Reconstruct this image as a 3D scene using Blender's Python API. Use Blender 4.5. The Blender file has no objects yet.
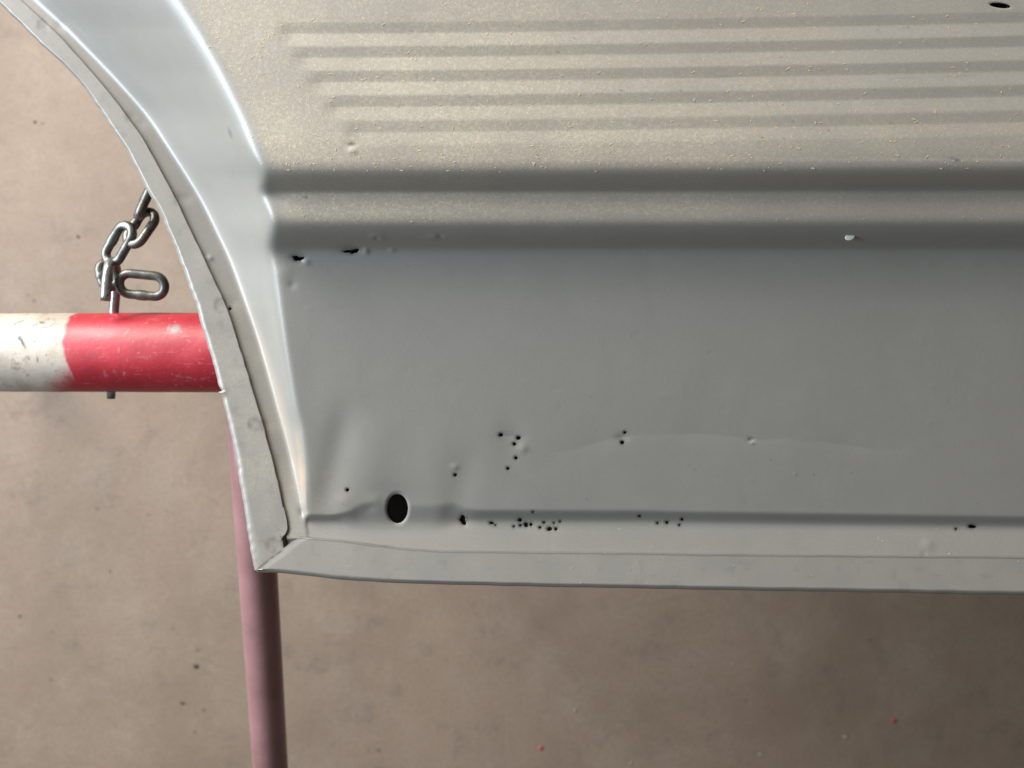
import bpy, math
import numpy as np
from mathutils import Vector

# ---------------------------------------------------------------- camera, light
sc = bpy.context.scene
COL = sc.collection
H = 0.75            # height of the door above the floor
D = 0.50            # camera above the door
F = 1024 * 35 / 36.0

cam_d = bpy.data.cameras.new('camera')
cam_d.lens = 35; cam_d.sensor_width = 36; cam_d.clip_start = 0.02; cam_d.clip_end = 50
cam_d.dof.use_dof = True; cam_d.dof.focus_distance = 0.475; cam_d.dof.aperture_fstop = 11
cam = bpy.data.objects.new('camera', cam_d); COL.objects.link(cam)
cam.location = (0, 0, H + D); cam.rotation_euler = (0, 0, 0)
sc.camera = cam

w = bpy.data.worlds.new('World'); sc.world = w; w.use_nodes = True
w.node_tree.nodes['Background'].inputs['Color'].default_value = (1.0, 0.93, 0.84, 1)
w.node_tree.nodes['Background'].inputs['Strength'].default_value = 0.13

def area(name, loc, target, sx, sy, power, col):
    l = bpy.data.lights.new(name, 'AREA'); l.shape = 'RECTANGLE'; l.size = sx; l.size_y = sy
    l.energy = power; l.color = col
    o = bpy.data.objects.new(name, l); COL.objects.link(o); o.location = loc
    o.rotation_euler = (Vector(target) - Vector(loc)).to_track_quat('-Z', 'Y').to_euler()
    return o
# the open workshop door, to the upper left of the picture
area('doorway_light', (-1.42, 0.22, H + 0.68), (-0.1, 0.0, H - 0.1), 1.1, 0.6, 41, (0.76, 0.88, 1.0))
area('window_light', (-0.92, 1.28, H + 0.62), (0.0, 0.1, H - 0.1), 1.2, 0.6, 66, (1.0, 0.95, 0.88))

sc.view_settings.view_transform = 'Standard'
sc.view_settings.look = 'None'
sc.view_settings.exposure = 0.0
sc.view_settings.gamma = 1.0
sc.render.engine = 'CYCLES'
sc.render.resolution_x = 1024; sc.render.resolution_y = 768

# ---------------------------------------------------------------- helpers
rng = np.random.default_rng(7)

def P(px, py, z):
    """photo pixel + height above the door flange (m) -> world"""
    d = D - z
    return ((px - 512) / F * d, (384 - py) / F * d, H + z)

def smooth1(a, k):
    if k < 2: return a
    ker = np.hanning(k + 2)[1:-1]; ker /= ker.sum()
    p = np.pad(a, (k, k), mode='reflect', reflect_type='odd')
    return np.convolve(p, ker, 'same')[k:-k]

def curve(pts, lo, hi, k=21):
    pts = np.array(sorted(pts), float)
    t = np.arange(lo, hi + 1, dtype=float)
    v = np.interp(t, pts[:, 0], pts[:, 1])
    s0 = (pts[1, 1] - pts[0, 1]) / (pts[1, 0] - pts[0, 0])
    s1 = (pts[-1, 1] - pts[-2, 1]) / (pts[-1, 0] - pts[-2, 0])
    v = np.where(t < pts[0, 0], pts[0, 1] + (t - pts[0, 0]) * s0, v)
    v = np.where(t > pts[-1, 0], pts[-1, 1] + (t - pts[-1, 0]) * s1, v)
    v = smooth1(v, k)
    return lambda q: np.interp(q, t, v)

def sstep(a, b, x):
    t = np.clip((x - a) / (b - a), 0, 1); return t * t * (3 - 2 * t)

def vnoise(x, y, scale, seed):
    """smooth value noise, -1..1"""
    r = np.random.default_rng(seed).uniform(-1, 1, (257, 257))
    X = x / scale + 400.3; Y = y / scale + 400.7
    xi = np.floor(X).astype(int); yi = np.floor(Y).astype(int)
    fx = X - xi; fy = Y - yi
    fx = fx * fx * (3 - 2 * fx); fy = fy * fy * (3 - 2 * fy)
    a = r[xi % 257, yi % 257]; b = r[(xi + 1) % 257, yi % 257]
    c = r[xi % 257, (yi + 1) % 257]; d = r[(xi + 1) % 257, (yi + 1) % 257]
    return (a * (1 - fx) + b * fx) * (1 - fy) + (c * (1 - fx) + d * fx) * fy

def blur2(a, s):
    k = int(s * 4) | 1; t = np.arange(k) - k // 2
    ker = np.exp(-t * t / (2 * s * s)); ker /= ker.sum()
    p = np.pad(a, k // 2, mode='edge')
    p = np.apply_along_axis(lambda m: np.convolve(m, ker, 'valid'), 0, p)
    return np.apply_along_axis(lambda m: np.convolve(m, ker, 'valid'), 1, p)

def link(name, me, mat=None, parent=None, smooth=True):
    o = bpy.data.objects.new(name, me); COL.objects.link(o)
    if mat: me.materials.append(mat)
    if smooth: me.shade_smooth()
    if parent: o.parent = parent
    return o

def mesh_np(name, V, Q, cols=None):
    me = bpy.data.meshes.new(name)
    me.vertices.add(len(V)); me.vertices.foreach_set('co', np.asarray(V, np.float32).ravel())
    me.loops.add(Q.size); me.loops.foreach_set('vertex_index', Q.astype(np.int32).ravel())
    me.polygons.add(len(Q)); me.polygons.foreach_set('loop_start', (np.arange(len(Q)) * Q.shape[1]).astype(np.int32))
    me.update(calc_edges=True)
    if cols is not None:
        for k, v in cols.items():
            a = me.attributes.new(k, 'FLOAT', 'POINT'); a.data.foreach_set('value', np.asarray(v, np.float32).ravel())
    me.validate()
    return me

def grid_quads(nr, nc, flip=False):
    i = np.arange(nr - 1)[:, None] * nc + np.arange(nc - 1)[None, :]
    q = np.stack([i, i + nc, i + nc + 1, i + 1], -1).reshape(-1, 4)
    return q[:, ::-1] if flip else q

def tube(pts, r, n=16, closed=False, caps=True, radii=None):
    """tube through 3D points -> verts, quads(list)"""
    pts = [Vector(p) for p in pts]; m = len(pts)
    V = []; Fc = []
    up = None
    for i, p in enumerate(pts):
        a = pts[(i - 1) % m] if (closed or i > 0) else pts[i]
        b = pts[(i + 1) % m] if (closed or i < m - 1) else pts[i]
        t = (b - a).normalized()
        if up is None:
            up = t.orthogonal().normalized()
        up = (up - t * up.dot(t)).normalized(); s = t.cross(up)
        rr = radii[i] if radii is not None else r
        for k in range(n):
            an = 2 * math.pi * k / n
            V.append(p + (up * math.cos(an) + s * math.sin(an)) * rr)
    rings = m if closed else m - 1
    for i in range(rings):
        j = (i + 1) % m
        off = 0
        if closed and j == 0:      # find best twist
            best = min(range(n), key=lambda q: (V[i * n] - V[q]).length); off = best
        for k in range(n):
            Fc.append((i * n + k, i * n + (k + 1) % n, j * n + (k + 1 + off) % n, j * n + (k + off) % n))
    if caps and not closed:
        Fc.append(tuple(range(n))[::-1]); Fc.append(tuple((m - 1) * n + k for k in range(n)))
    return V, Fc

def poly_obj(name, V, Fc, mat, parent=None, smooth=True):
    me = bpy.data.meshes.new(name); me.from_pydata([tuple(v) for v in V], [], Fc); me.update()
    o = link(name, me, mat, parent, smooth)
    return o

def tag(o, label=None, cat=None, group=None, kind=None):
    if label: o['label'] = label
    if cat: o['category'] = cat
    if group: o['group'] = group
    if kind: o['kind'] = kind

class NT:
    def __init__(s, name):
        s.m = bpy.data.materials.new(name); s.m.use_nodes = True
        s.t = s.m.node_tree; s.b = s.t.nodes['Principled BSDF']
        s.co = s.t.nodes.new('ShaderNodeTexCoord').outputs['Object']
    def n(s, ty, **kw):
        nd = s.t.nodes.new(ty)
        for k, v in kw.items():
            if hasattr(nd, k) and not k[0].isupper(): setattr(nd, k, v)
        return nd
    def l(s, a, b): s.t.links.new(a, b)
    def noise(s, scale, detail=4, rough=0.55, co=None):
        nd = s.n('ShaderNodeTexNoise'); nd.inputs['Scale'].default_value = scale
        nd.inputs['Detail'].default_value = detail; nd.inputs['Roughness'].default_value = rough
        s.l(co or s.co, nd.inputs['Vector']); return nd.outputs['Fac']
    def ramp(s, fac, a, b):
        nd = s.n('ShaderNodeMapRange'); nd.interpolation_type = 'SMOOTHSTEP'
        nd.inputs['From Min'].default_value = a; nd.inputs['From Max'].default_value = b
        s.l(fac, nd.inputs['Value']); return nd.outputs['Result']
    def mix(s, fac, a, b, mode='MIX'):
        nd = s.n('ShaderNodeMix'); nd.data_type = 'RGBA'; nd.blend_type = mode
        for sock, v in ((nd.inputs[0], fac), (nd.inputs[6], a), (nd.inputs[7], b)):
            if isinstance(v, (int, float)): sock.default_value = v
            elif isinstance(v, tuple): sock.default_value = (*v, 1) if len(v) == 3 else v
            else: s.l(v, sock)
        return nd.outputs[2]
    def math(s, op, a, b=0.0):
        nd = s.n('ShaderNodeMath'); nd.operation = op; nd.use_clamp = False
        for sock, v in ((nd.inputs[0], a), (nd.inputs[1], b)):
            if isinstance(v, (int, float)): sock.default_value = v
            else: s.l(v, sock)
        return nd.outputs[0]
    def attr(s, name):
        nd = s.n('ShaderNodeAttribute'); nd.attribute_name = name; return nd.outputs['Fac']
    def bump(s, h, dist, strength=1.0, prev=None):
        nd = s.n('ShaderNodeBump'); nd.inputs['Distance'].default_value = dist; nd.inputs['Strength'].default_value = strength
        s.l(h, nd.inputs['Height'])
        if prev: s.l(prev, nd.inputs['Normal'])
        return nd.outputs['Normal']
    def done(s, color=None, rough=0.5, normal=None, metal=0.0, spec=0.5):
        if isinstance(color, tuple): s.b.inputs['Base Color'].default_value = (*color, 1)
        elif color is not None: s.l(color, s.b.inputs['Base Color'])
        if isinstance(rough, (int, float)): s.b.inputs['Roughness'].default_value = rough
        else: s.l(rough, s.b.inputs['Roughness'])
        s.b.inputs['Metallic'].default_value = metal
        s.b.inputs['Specular IOR Level'].default_value = spec
        if normal: s.l(normal, s.b.inputs['Normal'])
        return s.m

# ---------------------------------------------------------------- materials
def mat_primer():
    t = NT('grey_primer')
    base = t.mix(t.ramp(t.noise(9, 5), .3, .7), (.262, .252, .230), (.246, .237, .216))
    base = t.mix(t.math("MULTIPLY", t.ramp(t.noise(60, 4), .45, .75), .4), base, (.275, .265, .242))
    mp = t.n('ShaderNodeMapping'); mp.inputs['Scale'].default_value = (1.0, .16, 1.0); t.l(t.co, mp.inputs['Vector'])
    st = t.noise(75, 5, .65, mp.outputs[0])
    base = t.mix(t.math('MULTIPLY', t.ramp(st, .52, .72), .22), base, (.215, .207, .192))
    base = t.mix(t.math('MULTIPLY', t.ramp(t.noise(520, 4, .75), .62, .74), .30), base, (.33, .32, .29))
    gr = t.math('ADD', t.math('MULTIPLY', t.noise(1900, 2, .8), .34), .83)
    vm = t.n('ShaderNodeCombineColor'); [t.l(gr, vm.inputs[k]) for k in range(3)]
    base = t.mix(1.0, base, vm.outputs[0], 'MULTIPLY')
    # fine dust film, heavier where the attribute says so, broken up into grains
    g1 = t.ramp(t.noise(1500, 2, .6), .50, .66)
    g2 = t.ramp(t.noise(620, 3, .7), .46, .66)
    g = t.math('ADD', t.math('MULTIPLY', g1, .38), t.math('MULTIPLY', g2, .30))
    g = t.math('ADD', g, .38)
    d = t.math('MULTIPLY', t.attr('dust'), g)
    d = t.math('MINIMUM', d, 1.0)
    c = t.mix(d, base, (.545, .46, .335))
    # grime (brown-grey stain, dark pits, and gap shadow painted along the hems)
    c = t.mix(t.attr('grime_shade'), c, (.055, .05, .042))
    c = t.mix(t.attr('tan'), c, (.46, .33, .215))
    r = t.math('ADD', t.math('MULTIPLY', d, .30), t.math('ADD', .32, t.math('MULTIPLY', t.noise(28, 5, .7), .10)))
    nrm = t.bump(t.noise(1100, 3, .6), .00009, .45)
    nrm = t.bump(t.noise(170, 4, .6), .00010, .25, nrm)
    return t.done(c, r, nrm, spec=.8)

def mat_floor():
    t = NT('worn_concrete')
    c = t.mix(t.ramp(t.noise(3.2, 8, .68), .36, .64), (.258, .190, .140), (.208, .152, .112))
    c = t.mix(t.math('MULTIPLY', t.ramp(t.noise(11, 8, .75), .42, .72), .5), c, (.300, .245, .192))
    c = t.mix(t.math('MULTIPLY', t.ramp(t.noise(19, 7, .75), .52, .72), .5), c, (.125, .095, .08))
    c = t.mix(t.math('MULTIPLY', t.ramp(t.noise(230, 4, .8), .42, .7), .45), c, (.14, .11, .09))
    gr = t.math('ADD', t.math('MULTIPLY', t.noise(520, 3, .8), .5), .75)
    vm = t.n('ShaderNodeCombineColor'); [t.l(gr, vm.inputs[k]) for k in range(3)]
    c = t.mix(1.0, c, vm.outputs[0], 'MULTIPLY')
    v = t.n('ShaderNodeTexVoronoi'); v.inputs['Scale'].default_value = 24; t.l(t.co, v.inputs['Vector'])
    sp = t.ramp(v.outputs['Distance'], .085, .02)
    c = t.mix(t.math('MULTIPLY', sp, t.ramp(t.noise(7, 2), .52, .6)), c, (.12, .085, .065))
    nrm = t.bump(t.noise(45, 6, .65), .0012, .5)
    return t.done(c, .62, nrm, spec=.35)

def mat_bar():
    t = NT('red_and_white_paint')
    sep = t.n('ShaderNodeSeparateXYZ'); t.l(t.co, sep.inputs[0])
    x, y = sep.outputs[0], sep.outputs[1]
    n1 = t.noise(38, 4, .6)
    # object x is along the bar (metres, 0 at the boundary)
    x = t.math('SUBTRACT', x, .013)
    e = t.math('ADD', x, t.math('MULTIPLY', t.math('SUBTRACT', n1, .5), .012))
    e = t.math('SUBTRACT', e, t.math('MULTIPLY', t.math('MAXIMUM', t.math('SUBTRACT', 0.004, y), 0.0), .2))
    red = t.math('MAXIMUM', t.ramp(e, -.001, .0015), 0.0)
    # over-sprayed lower edge: softer transition
    e2 = t.math('SUBTRACT', t.math('ADD', x, .004), t.math('MULTIPLY', t.math('ADD', y, .012), 1.6))
    soft = t.ramp(e2, -.006, .020)
    low = t.ramp(y, .0, -.009)
    redc = t.mix(t.ramp(t.noise(30, 5), .35, .7), (.42, .022, .035), (.33, .016, .026))
    scr = t.n('ShaderNodeMapping'); scr.inputs['Scale'].default_value = (1, 9, 9); t.l(t.co, scr.inputs['Vector'])
    s1 = t.noise(70, 4, .7, scr.outputs[0])
    redc = t.mix(t.math('MULTIPLY', t.ramp(s1, .58, .74), .40), redc, (.62, .22, .24))
    redc = t.mix(t.math('MULTIPLY', t.ramp(t.noise(260, 3, .7), .60, .74), .35), redc, (.62, .30, .30))
    wh = t.mix(t.ramp(t.noise(42, 5, .6), .38, .68), (.49, .43, .36), (.36, .30, .24))
    wh = t.mix(t.math('MULTIPLY', t.ramp(t.noise(120, 5, .75), .54, .66), .75), wh, (.22, .165, .125))
    f = t.math('MAXIMUM', red, t.math('MULTIPLY', soft, low))
    c = t.mix(t.math('MINIMUM', f, 1.0), wh, redc)
    c = t.mix(t.attr('scuff'), c, (.035, .045, .06))
    c = t.mix(t.attr('chip'), c, (.25, .21, .205))
    nrm = t.bump(t.noise(240, 4, .6), .0003, .5)
    return t.done(c, t.math('ADD', .36, t.math('MULTIPLY', n1, .2)), nrm, spec=.5)

def mat_leg():
    t = NT('faded_red_paint')
    c = t.mix(t.ramp(t.noise(24, 4), .35, .7), (.36, .19, .19), (.29, .15, .145))
    c = t.mix(t.math('MULTIPLY', t.ramp(t.noise(190, 4, .7), .55, .75), .35), c, (.40, .30, .29))
    return t.done(c, .27, t.bump(t.noise(240, 4, .6), .0003, .4), spec=.6)

def mat_steel(name, col, rough):
    t = NT(name)
    c = t.mix(t.ramp(t.noise(150, 4, .6), .4, .7), col, tuple(v * .55 for v in col))
    c = t.mix(t.ramp(t.noise(320, 3, .6), .55, .72), c, (.13, .085, .055))
    return t.done(c, rough, t.bump(t.noise(700, 3), .0002, .5), metal=.75)

PRIMER = mat_primer(); FLOOR = mat_floor(); BAR = mat_bar(); LEG = mat_leg()
STEEL = mat_steel('dull_zinc', (.19, .192, .175), .42)
STEEL2 = mat_steel('pin_steel', (.40, .41, .40), .34)

# ---------------------------------------------------------------- floor
n = 61; a = np.linspace(-4, 4, n); X, Y = np.meshgrid(a, a)
me = mesh_np('concrete_floor', np.stack([X, Y, np.zeros_like(X)], -1).reshape(-1, 3), grid_quads(n, n, True))
fl = link('concrete_floor', me, FLOOR); tag(fl, kind='structure', label='worn brownish concrete workshop floor')

# ---------------------------------------------------------------- the door: traced outlines (pixels)
LO, HI = -1300, 700
outer = curve([(-1300,-352),(-420,-348),(-330,-340),(-285,-318),(-190,-205),(-90,-97),(4,0),(37,33),(68,67),(82,80),(115,103),(150,127),(183,143),(213,160),(247,175),(297,193),(363,213),(390,220),(440,233),(500,243),(560,252),(572,254)], LO, HI, 27)
seam = curve([(-1300,-334),(-420,-330),(-340,-322),(-290,-300),(-175,-170),(-100,-83),(0,20),(32,56),(80,99),(117,128),(140,144),(200,176.5),(260,205),(307,227),(367,246),(423,263),(477,277),(520,286),(572,297)], LO, HI, 29)
c2 = curve([(-1300,-300),(-420,-296),(-350,-288),(-290,-262),(-200,-165),(-100,-66),(0,33),(23,60),(73,110),(113,147),(163,180),(200,203),(256,230),(283,240),(337,260),(373,271),(410,282),(457,294),(483,299),(520,304)], LO, HI, 45)
ridge = curve([(-1300,-180),(-420,-170),(-300,-30),(-200,45),(-100,105),(0,169),(27,187),(73,213),(117,234),(177,259),(213,266),(240,269),(277,273),(340,281),(407,291),(427,297),(463,301.5),(513,305.5),(560,310)], LO, HI, 11)
bottomY = curve([(200,570),(254,572.5),(275,572.6),(300,575),(325,578),(360,581),(400,583),(440,584.5),(560,587),(640,588.5),(780,591),(900,593),(1024,595),(1500,602)], 150, 1600, 31)
hemY = curve([(200,533),(300,537),(342,541),(396,548),(440,551.5),(640,553.5),(684,554.5),(900,556.5),(1024,557.5),(1500,562)], 150, 1600, 15)
lipY = curve([(250,521),(340,521),(352,528),(380,532),(440,532),(458,524),(470,521.5),(640,522),(684,523),(900,526),(1024,528),(1500,534)], 150, 1600, 19)

# ---------------------------------------------------------------- height map of the inner pressing (pixel raster)
X0, X1, Y0, Y1 = -370, 1460, -260, 640
xs = np.arange(X0, X1 + 1, dtype=float); ys = np.arange(Y0, Y1 + 1, dtype=float)
GX, GY = np.meshgrid(xs, ys)
def bow(x): return -11.0 * np.clip((x - 330) / 694, 0, 1.6) ** 1.5        # lines rise to the right
slope_tab = np.array([(-300,2),(135,2.0),(150,5),(160,8),(168,17),(177,44),(188,52),(192,40),(194,-5),(204,-3),(211,3),(219,15),(228,40),(238,51),(247,47),(252,22),(258,12.5),(272,11.5),(330,11),(420,11),(505,11),(560,11)], float)
yt = np.arange(-300, 620, .5)
sl = np.tan(np.radians(np.interp(yt, slope_tab[:, 0], slope_tab[:, 1])))
zt = np.cumsum(sl[::-1])[::-1] * .5 * .0005
zt = zt - np.interp(512, yt, zt) + .0033
# band lines bow only in the upper part
yy = GY - bow(GX) * np.clip((300 - GY) / 300, 0, 1) * np.where(GY < 160, 1, np.clip(1 - (GY - 120) / 130, .25, 1))
ztop = np.interp(yy, yt, zt)
C2, RG, SM = c2(GY), ridge(GY), seam(GY)
tt = np.clip((GX - C2) / np.maximum(RG - C2, 2.0), 0, 1)
# lip at the bottom
LY = lipY(GX)
wlip = np.where(GX < 350, 6, np.where(GX < 460, 28, 12))
wlip = smooth1(wlip[0].astype(float), 41)[None, :]
lipf = sstep(0, 1, (LY - GY) / wlip)                   # 1 on panel, 0 on lip
flange = -.00011 * np.clip((GX - SM), 0, 30) * np.clip((520 - GY) / 60, 0, 1) + .0003
lipz = -.0004 + .00003 * np.clip(GY - 522, 0, 80)
base_low = np.where(GX < RG, flange, lipz * np.ones_like(GX))
zsm = np.interp(GY, yt, smooth1(zt, 161))
tb_ = np.clip((GX - C2) / np.maximum(RG - C2, 2.0), 0, 3)
hgt = np.minimum(ztop, tb_ * (zsm * .97 + .0003))
Z = base_low * (1 - tt * lipf) + hgt * lipf * 1.0
Z = np.where(GX < C2, flange, Z)
zs = blur2(Z, 1.3); zw = blur2(Z, 9.0); zm = blur2(Z, 4.6); zc_ = blur2(Z, 3.4)
nc2 = np.exp(-((GX - C2) / 9) ** 2) * np.clip((500 - GY) / 80, 0, 1)
zs = zs * (1 - nc2) + zc_ * nc2
upw = np.clip((185 - GY) / 60, 0, 1)
near_ridge = np.exp(-((GX - RG) / 20) ** 2) * np.clip((520 - GY) / 90, 0, 1)
Z = zs * (1 - near_ridge) + near_ridge * (zw * upw + zm * (1 - upw))
crisp = np.exp(-((yy - 193) / 4.0) ** 2)
# ribs
starts = [289, 304, 319, 337, 356]; rys = [28, 52, 76.5, 101.5, 127]
for k, (sx, ry) in enumerate(zip(starts, rys)):
    d = GY - (ry + bow(GX) * (1 - .012 * k))            # 0 = centre of the dark slope
    amp = .00058 if k < 4 else .00046
    # crest above, valley below: falls over -6..+5, comes back over 5..17
    prof = -np.where(d < 5.5, .15 * sstep(-6, 5.5, d) + .85 * np.clip((d + 5.5) / 11, 0, 1), 1 - .85 * np.clip((d - 5.5) / 13, 0, 1) - .15 * sstep(5.5, 18.5, d))
    endf = sstep(sx - 16, sx + 5, GX + 0 * GY)
    Z += amp * prof * endf
# ledge highlight, low waves
mask_main = sstep(0, 25, GX - RG)
Z += mask_main * (.00020 * vnoise(GX, GY, 140, 1) + .00003 * vnoise(GX, GY, 48, 2)) * lipf
Z += .000006 * vnoise(GX, GY, 14, 3) + .00006 * vnoise(GX, GY * 1.5, 60, 9) * (1 - mask_main)
# folds at the crumpled corner
def seg_gauss(ax, ay, bx, by, s):
    L = math.hypot(bx - ax, by - ay); ux, uy = (bx - ax) / L, (by - ay) / L
    al = (GX - ax) * ux + (GY - ay) * uy; ac = (GX - ax) * -uy + (GY - ay) * ux
    return np.exp(-(ac / s) ** 2) * sstep(-25, 20, al) * (1 - sstep(L - 30, L + 30, al))
Z += .0004 * seg_gauss(358, 515, 378, 430, 20)
Z -= .0008 * seg_gauss(324, 508, 345, 415, 15)
Z -= .00035 * seg_gauss(452, 520, 470, 455, 14)
Z += .0002 * seg_gauss(425, 500, 440, 430, 18)
Z -= .0007 * np.exp(-(((GX - 400) / 34) ** 2 + ((GY - 505) / 22) ** 2))
# crease running right from (545,450)
yc = np.interp(GX[0], [520,545,575,620,640,700,745,760,780,830,880,930], [452,455,449,437,435,434,438,440,439,443,450,448])
yc = smooth1(yc, 9)[None, :]
dd = GY - yc
win = (sstep(530, 600, GX) * (1 - sstep(840, 930, GX)))
Z += -.00036 * win * (1 + .5 * vnoise(GX, GY * 0, 45, 71)) * np.where(dd < 0, np.exp(-np.abs(dd) / 24), np.exp(-dd / 12))
win2 = np.exp(-((GX - 511) / 14) ** 2)
Z += -.0006 * win2 * np.where(GY < 436, np.exp(-np.abs(GY - 436) / 10), np.exp(-(GY - 436) / 16))
# small pits and dings
def ding(x, y, rx, ry, depth):
    global Z
    i0, i1 = int(y - 4 * ry - Y0), int(y + 4 * ry - Y0) + 1
    j0, j1 = int(x - 4 * rx - X0), int(x + 4 * rx - X0) + 1
    i0 = max(i0, 0)
    g = np.exp(-(((GX[i0:i1, j0:j1] - x) / rx) ** 2 + ((GY[i0:i1, j0:j1] - y) / ry) ** 2))
    Z[i0:i1, j0:j1] -= depth * g
for q in [(377,237,6,3,-.0005),(377,238,3,2,.0006),(433,237,7,2,-.0004),(440,236,3,2,.0004),(392,250,3,2,-.0003),
          (352,145,5,2.5,.0003),(352,151,4,3,-.0003),(345,500,8,7,-.0002),(375,500,9,6,-.0003),(370,508,6,4,.0003),
          (751,440,3,2,.0005),(752,443,2,1.5,-.0003),(795,474,1.2,1.2,-.0002),(285,272,8,8,-.0003),(292,285,4,4,.0003),
          (455,467,4,3,-.0003),(622,438,6,4,.0004),(523,448,5,5,-.0004),
          (928,545,6,6,-.0003),(924,556,3,5,.0002),(210,258,3,3,-.0004),(303,512,4,5,.0006),(463,520,7,6,.0003),
          (526,524,9,5,.0002),(552,528,9,4,.00025),(298,258,9,6,.0005),(352,250,11,5,.0005),(366,251,3,3,-.0006),(306,262,4,3,-.0005)]:
    ding(*q)
for k in range(26):
    ding(rng.uniform(300, 1020), rng.uniform(262, 505), rng.uniform(2, 5), rng.uniform(2, 4), rng.choice([-1, 1]) * .00005)
# spot-weld dimples along the hem
welds = [(43,25),(61,25),(141,123),(132,117),(180,199),(188,198),(221,304),(233,303),(254,424),(266,425),(272,545)]
for (wx, wy) in welds: ding(wx, wy, 5.5, 5.5, .00018)
# far borders turn down to the outer skin
Z -= .06 * sstep(1415, 1455, GX)

def sampleZ(px, py):
    x = np.clip(np.asarray(px, float) - X0, 0, Z.shape[1] - 1.001); y = np.clip(np.asarray(py, float) - Y0, 0, Z.shape[0] - 1.001)
    i = y.astype(int); j = x.astype(int); fy = y - i; fx = x - j
    return (Z[i, j] * (1 - fx) + Z[i, j + 1] * fx) * (1 - fy) + (Z[i + 1, j] * (1 - fx) + Z[i + 1, j + 1] * fx) * fy

# ---------------------------------------------------------------- inner panel mesh
door = bpy.data.objects.new('car_door', None); COL.objects.link(door)
door.location = (0, 0, H)
tag(door, 'grey primed car door lying inner side up, ribbed, rust pinholed, with curved wheel arch edge', 'car door')
def to_local(V):
    V = np.array(V, float); V[..., 2] -= H; return V

uu = np.concatenate([np.arange(-44, -6, 2.0), np.arange(-6, 1050, 1.0), np.arange(1050, 1750, 8.0)])
vv = np.concatenate([np.arange(-1290, -258, 24.0), np.arange(-255, -10, 6.0), np.arange(-10, 505, 1.0), np.linspace(505, 562, 58)])
UU, VV = np.meshgrid(uu, vv)
PY = VV.copy()
PX = np.minimum(seam(np.minimum(PY, 540)) + UU, 1456)
PX = seam(np.minimum(PY, 540)) + UU * (1456 - seam(np.minimum(PY, 540))) / 1742 * np.clip(UU / 1742, 0, 1) ** 3 + UU * (1 - np.clip(UU / 1742, 0, 1) ** 3)
k = sstep(500, 562, VV)
PX = np.maximum(PX, outer(PY) + 4)
PY = PY + k * (hemY(PX) + 6 + 24 * (1 - sstep(280, 330, PX)) - 562)
nr, nc = PX.shape
Q = grid_quads(nr, nc, False)
px = PX.ravel().copy(); py = PY.ravel().copy()
pz = sampleZ(px, py)
pz -= .0012 * sstep(2, 6, seam(np.minimum(py, 545)) - px) + .0012 * sstep(1.5, 5, py - hemY(px)) * (px > 285)
pz -= .06 * sstep(-1200, -1290, py)
cx = px[Q].mean(1); cy = py[Q].mean(1)
kill = np.zeros(len(Q), bool)
holes = [(397.5,508.5,10.5,14.6,0),(298,258.5,4.4,2.8,.8),(352,251.5,5.8,2.3,1.0),
 (501,435,2.2,1.8,.2),(518.5,438,2.4,1.8,.2),(514.5,444,1.9,1.6,.2),(516,458,1.6,1.6,.2),(508,468.5,1.5,1.5,.1),(455.3,475,1.7,1.5,.1),
 (347.5,490,1.7,1.7,.1),(625,432.5,1.5,1.3,.2),(622.3,442.5,2.1,1.8,.2),
 (463,520,3.0,4.6,.5),(491.5,523,2.3,1.4,.2),(495.5,525,1,1,.1),(520,520,2,1.9,.2),(514,526.5,1.2,1.1,.1),(520.5,525.5,1.5,1.3,.1),
 (526,524.7,2.3,2.3,.3),(531,524.5,1.6,1.7,.1),(544,522.5,1.4,1.2,.1),(540,527.5,1.4,1.3,.1),(549.5,529,2.6,2,.2),(556,529,1.7,1.6,.1),
 (554,523,1,1,.1),(560,521.5,1,1,.1),(533,512,1,1,0),(639.5,516,1.3,1.1,.1),(657.5,523,1.2,1.1,.1),(667,522.5,1.6,1.4,.1),(679.5,525,1.1,1,.1),
 (682,519.3,1.3,1.3,.1),(972,526.5,3.8,1.8,.3),(956,529,1.1,1.1,.1),(1000,5.5,10.5,2.6,.05),(230,309,1.4,1.6,.1)]
for hi, (hx, hy, rx, ry, jg) in enumerate(holes):
    tl = .12 if hx > 990 else 0
    def rho(x, y):
        dx, dy = x - hx, y - hy
        dx, dy = dx * math.cos(tl) + dy * math.sin(tl), -dx * math.sin(tl) + dy * math.cos(tl)
        an = np.arctan2(dy / ry, dx / rx)
        m = 1 + jg * (.35 * np.sin(2 * an + hi) + .3 * np.sin(3 * an + 2 * hi) + .2 * np.sin(5 * an + hi * 3))
        return np.hypot(dx / rx, dy / ry) / m
    sel = np.where((np.abs(cx - hx) < rx + 4) & (np.abs(cy - hy) < ry + 4))[0]
    ins = rho(cx[sel], cy[sel]) < 1
    dead = sel[ins]; alive = sel[~ins]
    kill[dead] = True
    bv = np.intersect1d(np.unique(Q[dead]), np.unique(Q[alive]))
    r = rho(px[bv], py[bv]); r = np.maximum(r, .15)
    px[bv] = hx + (px[bv] - hx) / r; py[bv] = hy + (py[bv] - hy) / r
    # turn the lip of the hole down a little
    near = np.unique(Q[sel])
    rr = rho(px[near], py[near])
    band = .28 if rx > 6 else .8
    pz[near] -= (.0006 if rx > 6 and jg == 0 else .0002) * np.clip(1 + band - rr, 0, band) ** 2 / band ** 2
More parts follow.
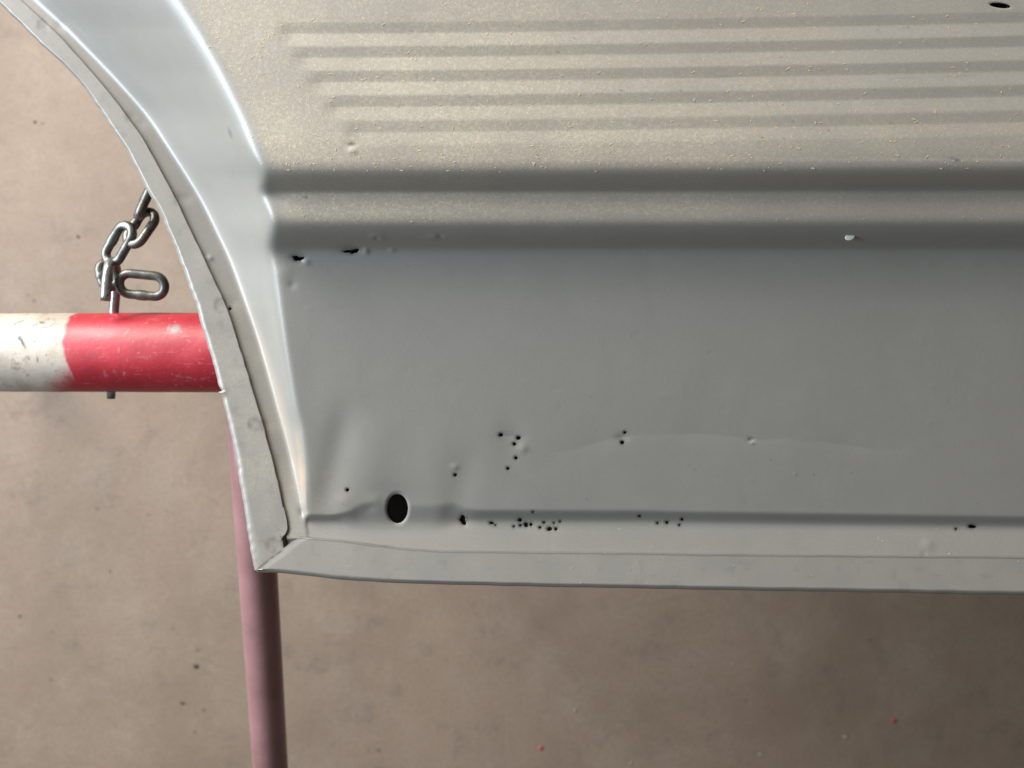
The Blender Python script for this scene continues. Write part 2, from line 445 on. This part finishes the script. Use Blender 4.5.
# attributes
zone_top = 1 - sstep(205, 235, py - bow(px) * .3)
left_w = 1 - .55 * sstep(380, 1000, px)
rgd = px - ridge(py)
topd = np.interp(py, [-250, 0, 60, 120, 160, 172, 190, 194, 205, 218, 226, 245, 260, 300], [.55,.62,.70,.80,.95,.45,.3,.75,.95,.7,.2,.03,.0,.0])
dust = topd * left_w * sstep(6, 26, rgd)
dust *= 1 + .22 * vnoise(px, py, 60, 5) + .10 * vnoise(px, py, 17, 6)
dust += (1 - sstep(-3, 3, px - c2(py))) * (.16 + .20 * np.clip(vnoise(px, py, 22, 8), 0, 1)) * sstep(150, 420, py)
dust += .16 * (1 - sstep(0, 70, np.hypot(px - 320, py - 500))) 
lipm = sstep(-1, 5, py - lipY(px)) * sstep(300, 330, px)
dust += lipm * (.10 + .05 * vnoise(px, py, 40, 12))
dust = np.clip(dust, 0, 1)
grime_shade = np.zeros_like(px)
def blob(x, y, rx, ry, s, arr, ang=0):
    dx, dy = px - x, py - y
    if ang: dx, dy = dx * math.cos(ang) + dy * math.sin(ang), -dx * math.sin(ang) + dy * math.cos(ang)
    d = (dx / rx) ** 2 + (dy / ry) ** 2
    m = d < 9
    arr[m] = np.maximum(arr[m], s * np.exp(-d[m] ** 1.5))
blob(352,144,4,2,.45,grime_shade); blob(957,160,3,1.6,.6,grime_shade); blob(952,158,4,1.5,.3,grime_shade); blob(230,133,1.3,6,.45,grime_shade,-.3)
blob(306,197,1.5,1.5,.6,grime_shade); blob(446,194,1.2,1.2,.4,grime_shade); blob(814,475,1.2,1.2,.4,grime_shade)
blob(298,257,9,5,.35,grime_shade); blob(352,250,12,4,.35,grime_shade)
for _ in range(34):
    x, y = rng.uniform(320, 1020), rng.uniform(10, 165)
    blob(x, y, rng.uniform(.7, 1.5), rng.uniform(.7, 1.3), rng.uniform(.25, .6), grime_shade)
for _ in range(10):
    blob(rng.uniform(320, 1020), rng.uniform(200, 560), .9, .9, rng.uniform(.2, .45), grime_shade)
for (x, y, rx, ry, ang) in [(720,77,16,.9,-.05),(905,78,12,.8,-.03),(960,76,20,.9,-.05)]: blob(x, y, rx, ry, .2, grime_shade, ang)
for hx, hy, rx, ry, jg in holes:
    if rx < 6: blob(hx, hy, rx + 1.3, ry + 1.3, .75, grime_shade)
    elif jg > .1: blob(hx, hy, rx + 1.5, ry + 1.5, .7, grime_shade)
# shadow of the gap beside the hems, painted in as dark lines
grime_shade = np.maximum(grime_shade, .5 * np.exp(-((py - hemY(px) + .4) / .8) ** 2) * (px > 300) * (.7 + .3 * vnoise(px, py, 30, 61)))
grime_shade = np.maximum(grime_shade, .45 * np.exp(-((px - seam(py) - .5) / 1.5) ** 2) * (py < 530))
tan = np.zeros_like(px)
dr = px - (ridge(py) - 1.0)
tan = .55 * np.exp(-(dr / 3.0) ** 2) * sstep(420, 465, py) * (1 - sstep(488, 515, py)) * (1 + .5 * vnoise(px, py, 9, 4))
dc = px - c2(py)
tan = np.maximum(tan, .28 * np.exp(-(dc / 3.5) ** 2) * sstep(230, 380, py) * (1 - sstep(450, 480, py)))
V = np.stack(P(px, py, pz), -1)
me = mesh_np('inner_panel', to_local(V), Q[~kill][:, ::1], {'dust': dust, 'grime_shade': np.clip(grime_shade, 0, 1), 'tan': np.clip(tan, 0, 1)})
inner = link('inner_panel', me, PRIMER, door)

# ---------------------------------------------------------------- hems
def hem_attrs(x, y, dustlvl):
    n1 = vnoise(x, y, 16, 21); n2 = vnoise(x, y, 45, 22)
    d = dustlvl * (1 + .6 * n1 + .5 * n2)
    g = np.zeros_like(x)
    for wx, wy in welds + [(258, 568)]:
        rr = np.hypot(x - wx, (y - wy) * .85) / (6.2 + 1.6 * vnoise(x, y, 6, 27))
        g = np.maximum(g, (.20 * np.exp(-((rr - .95) / .25) ** 2) + .20 * (1 - sstep(.7, 1.05, rr))) * (.8 + .5 * vnoise(x, y, 4, 28)))
    g += .10 * np.clip(vnoise(x, y, 7, 23) - .45, 0, 1) * 2 + .045
    cxs = np.interp(y, [533, 537, 541, 545, 549, 552, 556, 564, 572], [285, 283, 281.5, 283.5, 283.3, 280, 274, 264, 254])
    g = np.maximum(g, .75 * np.exp(-((x - cxs) / 1.5) ** 2) * (y > 534) * np.clip(.45 + 1.3 * vnoise(x, y, 4, 25), 0, 1))
    return np.clip(d, 0, 1), np.clip(g, 0, 1)

NC = 30
# left (curved) hem
rows = np.concatenate([np.arange(-1290, 0, 6.0), np.arange(0, 571, 1.0)])
endpts = np.array([(254.5,571.5),(258,568.5),(264,564),(269,560.5),(274,556),(279,552),(283.3,548.6),(283.5,544.5),(281,541),(282.5,537),(285,534.5),(287.5,529),(287,522),(286,516)], float)
te = np.linspace(0, 1, len(endpts))
sc_ = np.concatenate([[0] * 5, np.linspace(.15, .97, NC), [1, 1]])
off = np.concatenate([[3.2, .8, 0, .8, 2.9], np.zeros(NC), [0, -1.2]])
zc = np.concatenate([[-.0024, -.0018, -.0008, .0003, .0010], np.full(NC, .00125), [.0012, .0001]])
S, R_ = np.meshgrid(sc_, rows)
wav = .7 * vnoise(rows, rows * 0, 13, 31) + .5 * vnoise(rows, rows * 0, 5, 32)
wav += 2.6 * np.exp(-((rows - 391) / 4) ** 2) * np.where(rows > 391, 1, -.6) * -1
ox = outer(R_) + (wav * 1.0)[:, None]; sx_ = seam(R_)
sw = .5 * vnoise(rows, rows * 0, 9, 33)
sx_ = sx_ + sw[:, None]
HX = ox * (1 - S) + sx_ * S + off[None, :]; HY = R_.copy()
e_x = np.interp(S, te, endpts[:, 0]); e_y = np.interp(S, te, endpts[:, 1])
bx = outer(570.0) * (1 - S) + seam(570.0) * S
wgt = sstep(488, 570, R_) ** 1.4
HX += wgt * (e_x - bx); HY += wgt * (e_y - 570)
HZ = np.tile(zc, (len(rows), 1))
taper = np.clip(R_ / 570, 0, 1)
HZ = HZ + .00006 * vnoise(HX, HY, 26, 34) + .00001 * vnoise(HX, HY, 6, 35)
HZ += .0006 * np.exp(-(((HX - 221) / 4) ** 2 + ((HY - 390) / 5) ** 2))
for wx, wy in welds: HZ -= .00016 * np.exp(-(((HX - wx) / 5.5) ** 4 + ((HY - wy) / 5.5) ** 4)) * (S > .05)
d, g = hem_attrs(HX.ravel(), HY.ravel(), .16)
d = np.clip(d * (0.5 + .9 * sstep(60, 420, HY.ravel())), 0, 1)
V = np.stack(P(HX.ravel(), HY.ravel(), HZ.ravel()), -1)
g = np.clip(g + .10, 0, 1)
me = mesh_np('hem_flange', to_local(V), grid_quads(*HX.shape), {'dust': d, 'grime_shade': g, 'tan': g * 0})
hl = link('hem_flange', me, PRIMER, door); hl['label'] = 'curved hem along the wheel arch edge'

# bottom hem
cols_ = np.concatenate([np.arange(0, 780, 1.0), np.arange(780, 1200, 10.0)])
stp = np.array([(254.6,572.8),(259.3,569.8),(265,565.2),(270,561.7),(275.5,557.3),(280.5,553.5),(285,549),(291,545),(296,541),(302,537)], float)
tb = np.concatenate([[0] * 6, np.linspace(.10, .98, 26), [1, 1]])
offb = np.concatenate([[-2.5, -.6, 0, -.5, -1.6, -3.0], np.zeros(26), [0, 1.2]])
zb = np.concatenate([[-.0032, -.0024, -.0012, .0002, .0010, .0014], np.full(26, .0016), [.00158, .0001]])
T, C_ = np.meshgrid(tb, cols_)
stp[1:-1, 0] -= 3.2
tt_ = np.linspace(0, 1, len(stp))
x0 = np.interp(T, tt_, stp[:, 0]); y0 = np.interp(T, tt_, stp[:, 1])
BX = x0 + C_ * (1456 - x0) / cols_[-1]
yb, yh = bottomY(BX), hemY(BX)
yb = yb + .35 * vnoise(BX, BX * 0, 17, 41)
yh = yh + .3 * vnoise(BX, BX * 0, 8, 42)
BY = yb * (1 - T) + yh * T + offb[None, :]
dy0 = y0 - (bottomY(x0) * (1 - T) + hemY(x0) * T)
BY += dy0 * (1 - sstep(0, 25, C_))
BZ = np.tile(zb, (len(cols_), 1)) + .00005 * vnoise(BX, BY, 30, 43) + .0009 * (1 - T) * 0
BZ -= .0003 * (1 - sstep(1, 12, C_)) * (T > .02)
d, g = hem_attrs(BX.ravel(), BY.ravel(), .11)
V = np.stack(P(BX.ravel(), BY.ravel(), BZ.ravel()), -1)
g = np.maximum(g, .6 * (T.ravel() > .965))  # inner edge of the hem darkened: painted shadow line of the gap
me = mesh_np('hem_flange', to_local(V), grid_quads(*BX.shape, flip=False), {'dust': d, 'grime_shade': g, 'tan': g * 0})
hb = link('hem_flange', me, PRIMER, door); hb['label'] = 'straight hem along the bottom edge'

# outer skin underneath: shallow dish that closes the cavity
us = np.linspace(0, 1, 90); vs = np.linspace(0, 1, 160)
US, VS = np.meshgrid(us, vs)
OY = -1290 + VS * (585 + 1290)
OXs = outer(OY) + 2.5
OX = OXs + US * (1456 - OXs)
OY = OY + VS ** 6 * (bottomY(OX) - 2.5 - 585)
OX = np.where(US == 0, OX, OX)
edge = np.minimum(np.minimum(US * 1200, (1 - VS) * 1875), 400)
OZ = -.0030 - .046 * (1 - np.exp(-edge / 55)) 
V = np.stack(P(OX.ravel(), OY.ravel(), OZ.ravel()), -1)
me = mesh_np('outer_skin', to_local(V), grid_quads(*OX.shape, flip=True), {'dust': OX.ravel() * 0, 'grime_shade': OX.ravel() * 0, 'tan': OX.ravel() * 0})
link('outer_skin', me, PRIMER, door)

# ---------------------------------------------------------------- sawdust flecks on the door
def flecks(name, n, region, colr, lo, hi, label, seed, zfun=sampleZ, bias=None):
    r = np.random.default_rng(seed); V = []; Fc = []
    c = 0
    while c < n:
        x = r.uniform(region[0], region[2]); y = r.uniform(region[1], region[3])
        if x < ridge(y) + 6: continue
        if bias and r.uniform() > bias(x, y): continue
        L = lo + (hi - lo) * r.uniform() ** 4.6; W = r.uniform(.35, .75) * min(L, 1.0 + .12 * L); a = r.uniform(-.8, .8) if r.uniform() < .75 else r.uniform(0, 3.14)
        dx, dy = math.cos(a) * L / 2, math.sin(a) * L / 2; nx, ny = -math.sin(a) * W / 2, math.cos(a) * W / 2
        z = float(zfun(x, y)) + .00004
        b = len(V); lift = r.uniform(0, .00004)
        for (qx, qy, zz) in ((x - dx - nx * .5, y - dy - ny * .5, 0), (x + dx - nx, y + dy - ny, lift), (x + dx * .9 + nx, y + dy * .9 + ny, lift), (x - dx + nx, y - dy + ny, 0)):
            V.append(P(qx, qy, z + zz))
        for (qx, qy, zz) in ((x - dx * .7 - nx * .4, y - dy * .7 - ny * .4, 0), (x + dx * .7 - nx * .6, y + dy * .7 - ny * .6, lift), (x + dx * .7 + nx * .6, y + dy * .7 + ny * .6, lift), (x - dx * .7 + nx * .6, y - dy * .7 + ny * .6, 0)):
            V.append(P(qx, qy, z + zz + .00004))
        Fc += [(b + 4, b + 7, b + 6, b + 5)]
        for i in range(4): Fc.append((b + i, b + 4 + i, b + 4 + (i + 1) % 4, b + (i + 1) % 4))
        c += 1
    t = NT(name + '_colour'); m = t.done(t.mix(t.noise(300, 2), colr, tuple(v * .8 for v in colr)), .7)
    o = poly_obj(name, V, Fc, m, None, False); tag(o, label, 'sawdust', None, 'stuff'); return o
flecks('sawdust', 1500, (200, 0, 1024, 172), (.66, .46, .24), .5, 4.5, 'pale yellow sawdust flecks scattered over the ribbed part of the grey door', 3,
       bias=lambda x, y: (.35 + .65 * y / 170) * (1 - .45 * max(0, (x - 400) / 624)))
flecks('sawdust', 300, (260, 196, 1024, 222), (.66, .46, .24), .5, 3.0, 'pale yellow sawdust flecks along the narrow ledge below the ribs of the grey door', 4,
       bias=lambda x, y: 1 - .5 * max(0, (x - 400) / 624))
flecks('sawdust', 60, (300, 525, 1024, 586), (.55, .52, .40), .7, 3.4, 'few pale sawdust flecks along the bottom hem of the grey door', 5,
       zfun=lambda x, y: .0018 if y > hemY(x) else sampleZ(x, y), bias=lambda x, y: .15 + .85 * max(0, (x - 400) / 624))

# pale oval fleck
def oval(x, y, rx, ry, ang, z, th, mat, name):
    V = []; N = 18
    for zz, s in ((0, 1), (th * .7, 1), (th, .8)):
        for k in range(N):
            a = 2 * math.pi * k / N; dx, dy = math.cos(a) * rx * s, math.sin(a) * ry * s
            V.append(P(x + dx * math.cos(ang) - dy * math.sin(ang), y + dx * math.sin(ang) + dy * math.cos(ang), z + zz))
    Fc = [tuple(2 * N + k for k in range(N))[::-1]]
    for r in range(2):
        for k in range(N): Fc.append((r * N + k, (r + 1) * N + k, (r + 1) * N + (k + 1) % N, r * N + (k + 1) % N))
    return poly_obj(name, V, Fc, mat, None, True)
t = NT('pale_chip_colour'); PALE = t.done((.66, .66, .62), .5)
o = oval(850, 237, 5.2, 3.2, -.3, float(sampleZ(850, 237)) + .0007, .0002, PALE, 'paint_flake')
tag(o, 'small pale oval flake on the dark step of the grey door', 'flake')

# ---------------------------------------------------------------- work stand
def W3(px, py, depth): return Vector(((px - 512) / F * depth, (384 - py) / F * depth, H + D - depth))
stand = bpy.data.objects.new('work_stand', None); COL.objects.link(stand)
bd = .578
B0 = W3(-420, 352.5, bd + .035); B1 = W3(700, 352.5, bd - .014)
A = W3(62, 352.5, 0.5973)          # red / white boundary
bdir = (B1 - B0).normalized()
stand.location = (A.x, A.y, 0)
tag(stand, 'tubular work stand with red and white bar and faded red leg under the grey door', 'work stand')
# bar as grid with attributes, local x along the bar
L0 = -(A - B0).length; L1 = (B1 - A).length
ls = np.concatenate([np.linspace(L0, -.09, 30), np.linspace(-.089, .13, 440), np.linspace(.131, L1, 40)])
nn = 128; th = np.linspace(0, 2 * np.pi, nn, endpoint=False)
RB = .0236
LS, TH = np.meshgrid(ls, th, indexing='ij')
rad = RB + 0 * LS
yl, zl = np.cos(TH), np.sin(TH)
rad = rad * (1 - .04 * sstep(-.03, -.10, LS)) + .00015 * vnoise(LS * 1000, TH * 30, 12, 51)
Vb = np.stack([LS, yl * rad, zl * rad], -1).reshape(-1, 3)
i = np.arange(len(ls) - 1)[:, None] * nn; jx = np.arange(nn)[None, :]; j2 = (jx + 1) % nn
Qb = np.stack([i + jx, i + j2, i + nn + j2, i + nn + jx], -1).reshape(-1, 4)
# marks in the bar's own coordinates seen from above (x along, y across)
scuff = np.zeros(LS.size); chip = np.zeros(LS.size)
lx = LS.ravel(); ly = (yl * rad).ravel(); top = zl.ravel() > 0
def bpx(x, y): return ((x - 512) / F * .569 - A.x, (352.5 - y) * .572e-3)
def bblob(arr, x, y, rx, ry, s, ang=0):
    cx_, cy_ = bpx(x, y); dx = (lx - cx_) / .572e-3; dy = -(ly - cy_) / .572e-3
    dx, dy = dx * math.cos(ang) + dy * math.sin(ang), -dx * math.sin(ang) + dy * math.cos(ang)
    dd_ = (dx / rx) ** 2 + (dy / ry) ** 2
    m = top & (dd_ < 8); arr[m] = np.maximum(arr[m], s * np.exp(-dd_[m] ** 2))
for q in [(19,342,9,1.6,1,1.0),(16,339,3,2.2,1,.9),(10,322,5,.9,.8,-.4),(6,325,3,.8,.8,.5),(27,326,5,.9,.8,-.5),(34,323,4,1.2,.8,.2),(40,328,5,1.0,.8,.1),
          (45,326,4,.9,.7,-.7),(36,361,1.2,3,.7,.1),(39,341,2.5,.9,.6,-.4),(33,343,2,.8,.5,.3),(95,356,9,2,.22,-.5),(88,360,6,1.6,.2,-.5),
          (15,369,1.5,.9,.5,0),(52,335,1.5,.8,.5,0),(110,383,5,1,.3,.2),(187,319,1,1,.6,0),(4,333,1.5,1,.5,.4)]:
    bblob(scuff, *q)
cxp, cyp = bpx(176, 330)
bblob(chip, 176, 330, 5.5, 4.5, 1); bblob(chip, 169, 329, 1.6, 3.5, .7); bblob(chip, 183, 333, 1.3, 1.2, .6)
for q in [(126,334,4,.8,.6,-.9),(121,351,1.2,3,.4,0),(103,375,1.2,4,.45,.1),(114,373,1.6,1.6,.4),(178,377,6,.7,.5,.3),(190,379,5,.7,.5,.2),(203,380,2,1.2,.4),(140,358,14,.6,.3,.06),(150,320,7,.6,.25,.1)]:
    bblob(chip, *q)
me = mesh_np('bar', Vb, Qb, {'scuff': scuff, 'chip': chip})
bar = link('bar', me, BAR, stand)
bar.location = (0, 0, A.z)
bar.rotation_euler = bdir.to_track_quat('X', 'Z').to_euler()
# leg seen in the photo, then on down to the floor outside the frame
def sp(o): return [p - Vector((stand.location.x, stand.location.y, 0)) for p in o]
def fillet(pts, r=.06, n=8):
    out = [pts[0]]
    for i in range(1, len(pts) - 1):
        p, a_, b_ = pts[i], (pts[i - 1] - pts[i]).normalized(), (pts[i + 1] - pts[i]).normalized()
        for k in range(n + 1):
            s = k / n; q = (p + a_ * r) * (1 - s) ** 2 + p * 2 * s * (1 - s) + (p + b_ * r) * s * s
            out.append(q)
    out.append(pts[-1]); return out
p1 = W3(246.5, 395, .600); p2 = W3(270.5, 768, .735)
dr_ = (p2 - p1); p3 = p1 + dr_ * 1.55; p4 = Vector((p3.x + .02, p3.y - .06, 0.0))
p0 = p1 - dr_ * .16
Vt, Ft = tube(sp(fillet([p0, p1 + dr_ * .5, p3, p4])), .0127, 28)
poly_obj('leg', Vt, Ft, LEG, stand)
q0 = B0 + bdir * .03; q1 = Vector((q0.x - .05, q0.y + .02, 0))
Vt, Ft = tube(sp([q0, q1]), .0127, 20); poly_obj('leg', Vt, Ft, LEG, stand)
q0 = B1 - bdir * .03; q1 = Vector((q0.x + .05, q0.y + .1, 0))
Vt, Ft = tube(sp([q0, q1]), .0127, 20); poly_obj('leg', Vt, Ft, LEG, stand)

# ---------------------------------------------------------------- locking pin and chain
pin_pts = [W3(111, 398.5, .600), W3(112.5, 352, .597), W3(114, 310, .595), W3(116, 284, .592), W3(116.5, 272, .590), W3(115, 265, .586), W3(112, 261.5, .582), W3(109.5, 264, .577), W3(108, 270, .574), W3(106.5, 284, .573), W3(105.5, 301, .573)]
ct = []
for i in range(len(pin_pts) - 1):
    for k in range(3): ct.append(pin_pts[i].lerp(pin_pts[i + 1], k / 3))
ct.append(pin_pts[-1])
rad = [.0029] * len(ct); rad[0] = .0024; rad[-1] = .0029
Vt, Ft = tube(ct, .0029, 20, radii=rad)
o = poly_obj('locking_pin', Vt, Ft, STEEL2)
tag(o, 'bent steel locking pin through the red bar with its doubled end sticking out above', 'locking pin')

chain = bpy.data.objects.new('chain', None); COL.objects.link(chain)
chain.location = W3(111, 285, .60)
tag(chain, 'dull zinc link chain running from the steel locking pin up behind the curved door edge', 'chain')
def link_mesh(cxp, cyp, dep, ax, ay, L, Wd, roll, pitch=0, wire=4.7, weld=True):
    """stadium link: centre px, axis direction px, outer length/width px, roll about the axis"""
    s = dep / F; L *= s; Wd *= s; r = wire * s
    c = Vector(W3(cxp, cyp, dep)); u = Vector((ax, -ay, 0)).normalized()
    u = (u + Vector((0, 0, math.tan(pitch)))).normalized()
    v0 = Vector((0, 0, 1)).cross(u).normalized(); w0 = u.cross(v0)
    v = v0 * math.cos(roll) + w0 * math.sin(roll)
    R_ = Wd / 2 - r; hs = L / 2 - r - R_
    pts = []; radl = []
    for k in range(8):
        pts.append((-hs + 2 * hs * k / 8, R_))
    for k in range(12):
        a = math.pi / 2 - math.pi * k / 12; pts.append((hs + math.cos(a) * R_, math.sin(a) * R_))
    for k in range(8):
        pts.append((hs - 2 * hs * k / 8, -R_))
    for k in range(12):
        a = -math.pi / 2 - math.pi * k / 12; pts.append((-hs + math.cos(a) * R_, math.sin(a) * R_))
    for k in range(len(pts)): radl.append(r * (1.13 if (k in (23, 24, 25) and weld) else 1))
    P3 = [c + u * a + v * b - chain.location for a, b in pts]
    return tube(P3, r, 14, closed=True, radii=radl)
links_ = [
    (163,162,.574, -14,26, 42,24, .35, 0),
    (146,198,.574, -15,34, 48,22, 1.15, 0),
    (141,228,.580, -19,31, 47,28, .35, .15),
    (119,244,.580, -20,32, 50,28, .30, -.1),
    (108,275,.586, 6,24, 34,23, -.55, 0),
    (142,285,.580, 1,.09, 54,30, .15, -.05),
]
for q in links_:
    Vt, Ft = link_mesh(*q[:8], pitch=q[8])
    poly_obj('chain_link', Vt, Ft, STEEL, chain)

# ---------------------------------------------------------------- grit on the floor
def W_floor(px, py): return Vector(((px - 512) / F * (H + D), (384 - py) / F * (H + D), 0))
def crumb(V, Fc, c, r, seed):
    rr = np.random.default_rng(seed); b = len(V)
    for q in [(1,0,.3),(0,1,.3),(-1,0,.3),(0,-1,.3),(.3,.2,.8),(-.5,.1,.7)]:
        k = rr.uniform(.6, 1.2); V.append((c.x + q[0] * r * k, c.y + q[1] * r * k * .7, max(.0, q[2] * r * k)))
    for f in [(0,1,4),(1,5,4),(1,2,5),(2,3,5),(3,4,5),(3,0,4),(0,3,2),(0,2,1)]: Fc.append(tuple(b + i for i in f))
def plain(name, col, rough=.7):
    t = NT(name); return t.done(t.mix(t.noise(400, 2), col, tuple(v * .7 for v in col)), rough)
V, Fc = [], []
for i, (x, y, r) in enumerate([(355,715,2),(575,710,2.4),(598,732,1.6),(631,763,2.6),(845,737,2.8),(760,754,2.8),(732,664,1.8),(193,662,1.2),(179,699,1.4),(42,123,2),(628,710,1.2),(655,620,1)]):
    crumb(V, Fc, W_floor(x, y), r * .00125, i)
o = poly_obj('floor_grit', V, Fc, plain('pale_grit', (.42, .36, .28)), None, False); tag(o, 'pale crumbs of grit scattered on the concrete floor', 'grit', kind='stuff')
V, Fc = [], []
for i, (x, y, r) in enumerate([(196,666,3.2),(182,703,2.8),(20,616,2.2),(110,571,1.5),(35,122,2.6),(78,237,2.2),(870,640,1.5)]):
    crumb(V, Fc, W_floor(x, y), r * .00125, 50 + i)
o = poly_obj('floor_grit', V, Fc, plain('dark_grit', (.07, .045, .032)), None, False); tag(o, 'dark crumbs of dirt scattered on the concrete floor', 'grit', kind='stuff')
for x, y, r, lab in [(540,747,3.6,'tiny red paint chip on the floor below the drain hole side of the door'), (893,720,3.2,'tiny red paint chip on the floor near the lower right corner')]:
    V, Fc = [], []; c = W_floor(x, y); crumb(V, Fc, Vector((0, 0, 0)), r * .00125, int(x))
    o = poly_obj('paint_chip', V, Fc, plain('red_chip', (.60, .10, .07)), None, False); o.location = c
    tag(o, lab, 'paint chip', 'red paint chips on the floor')
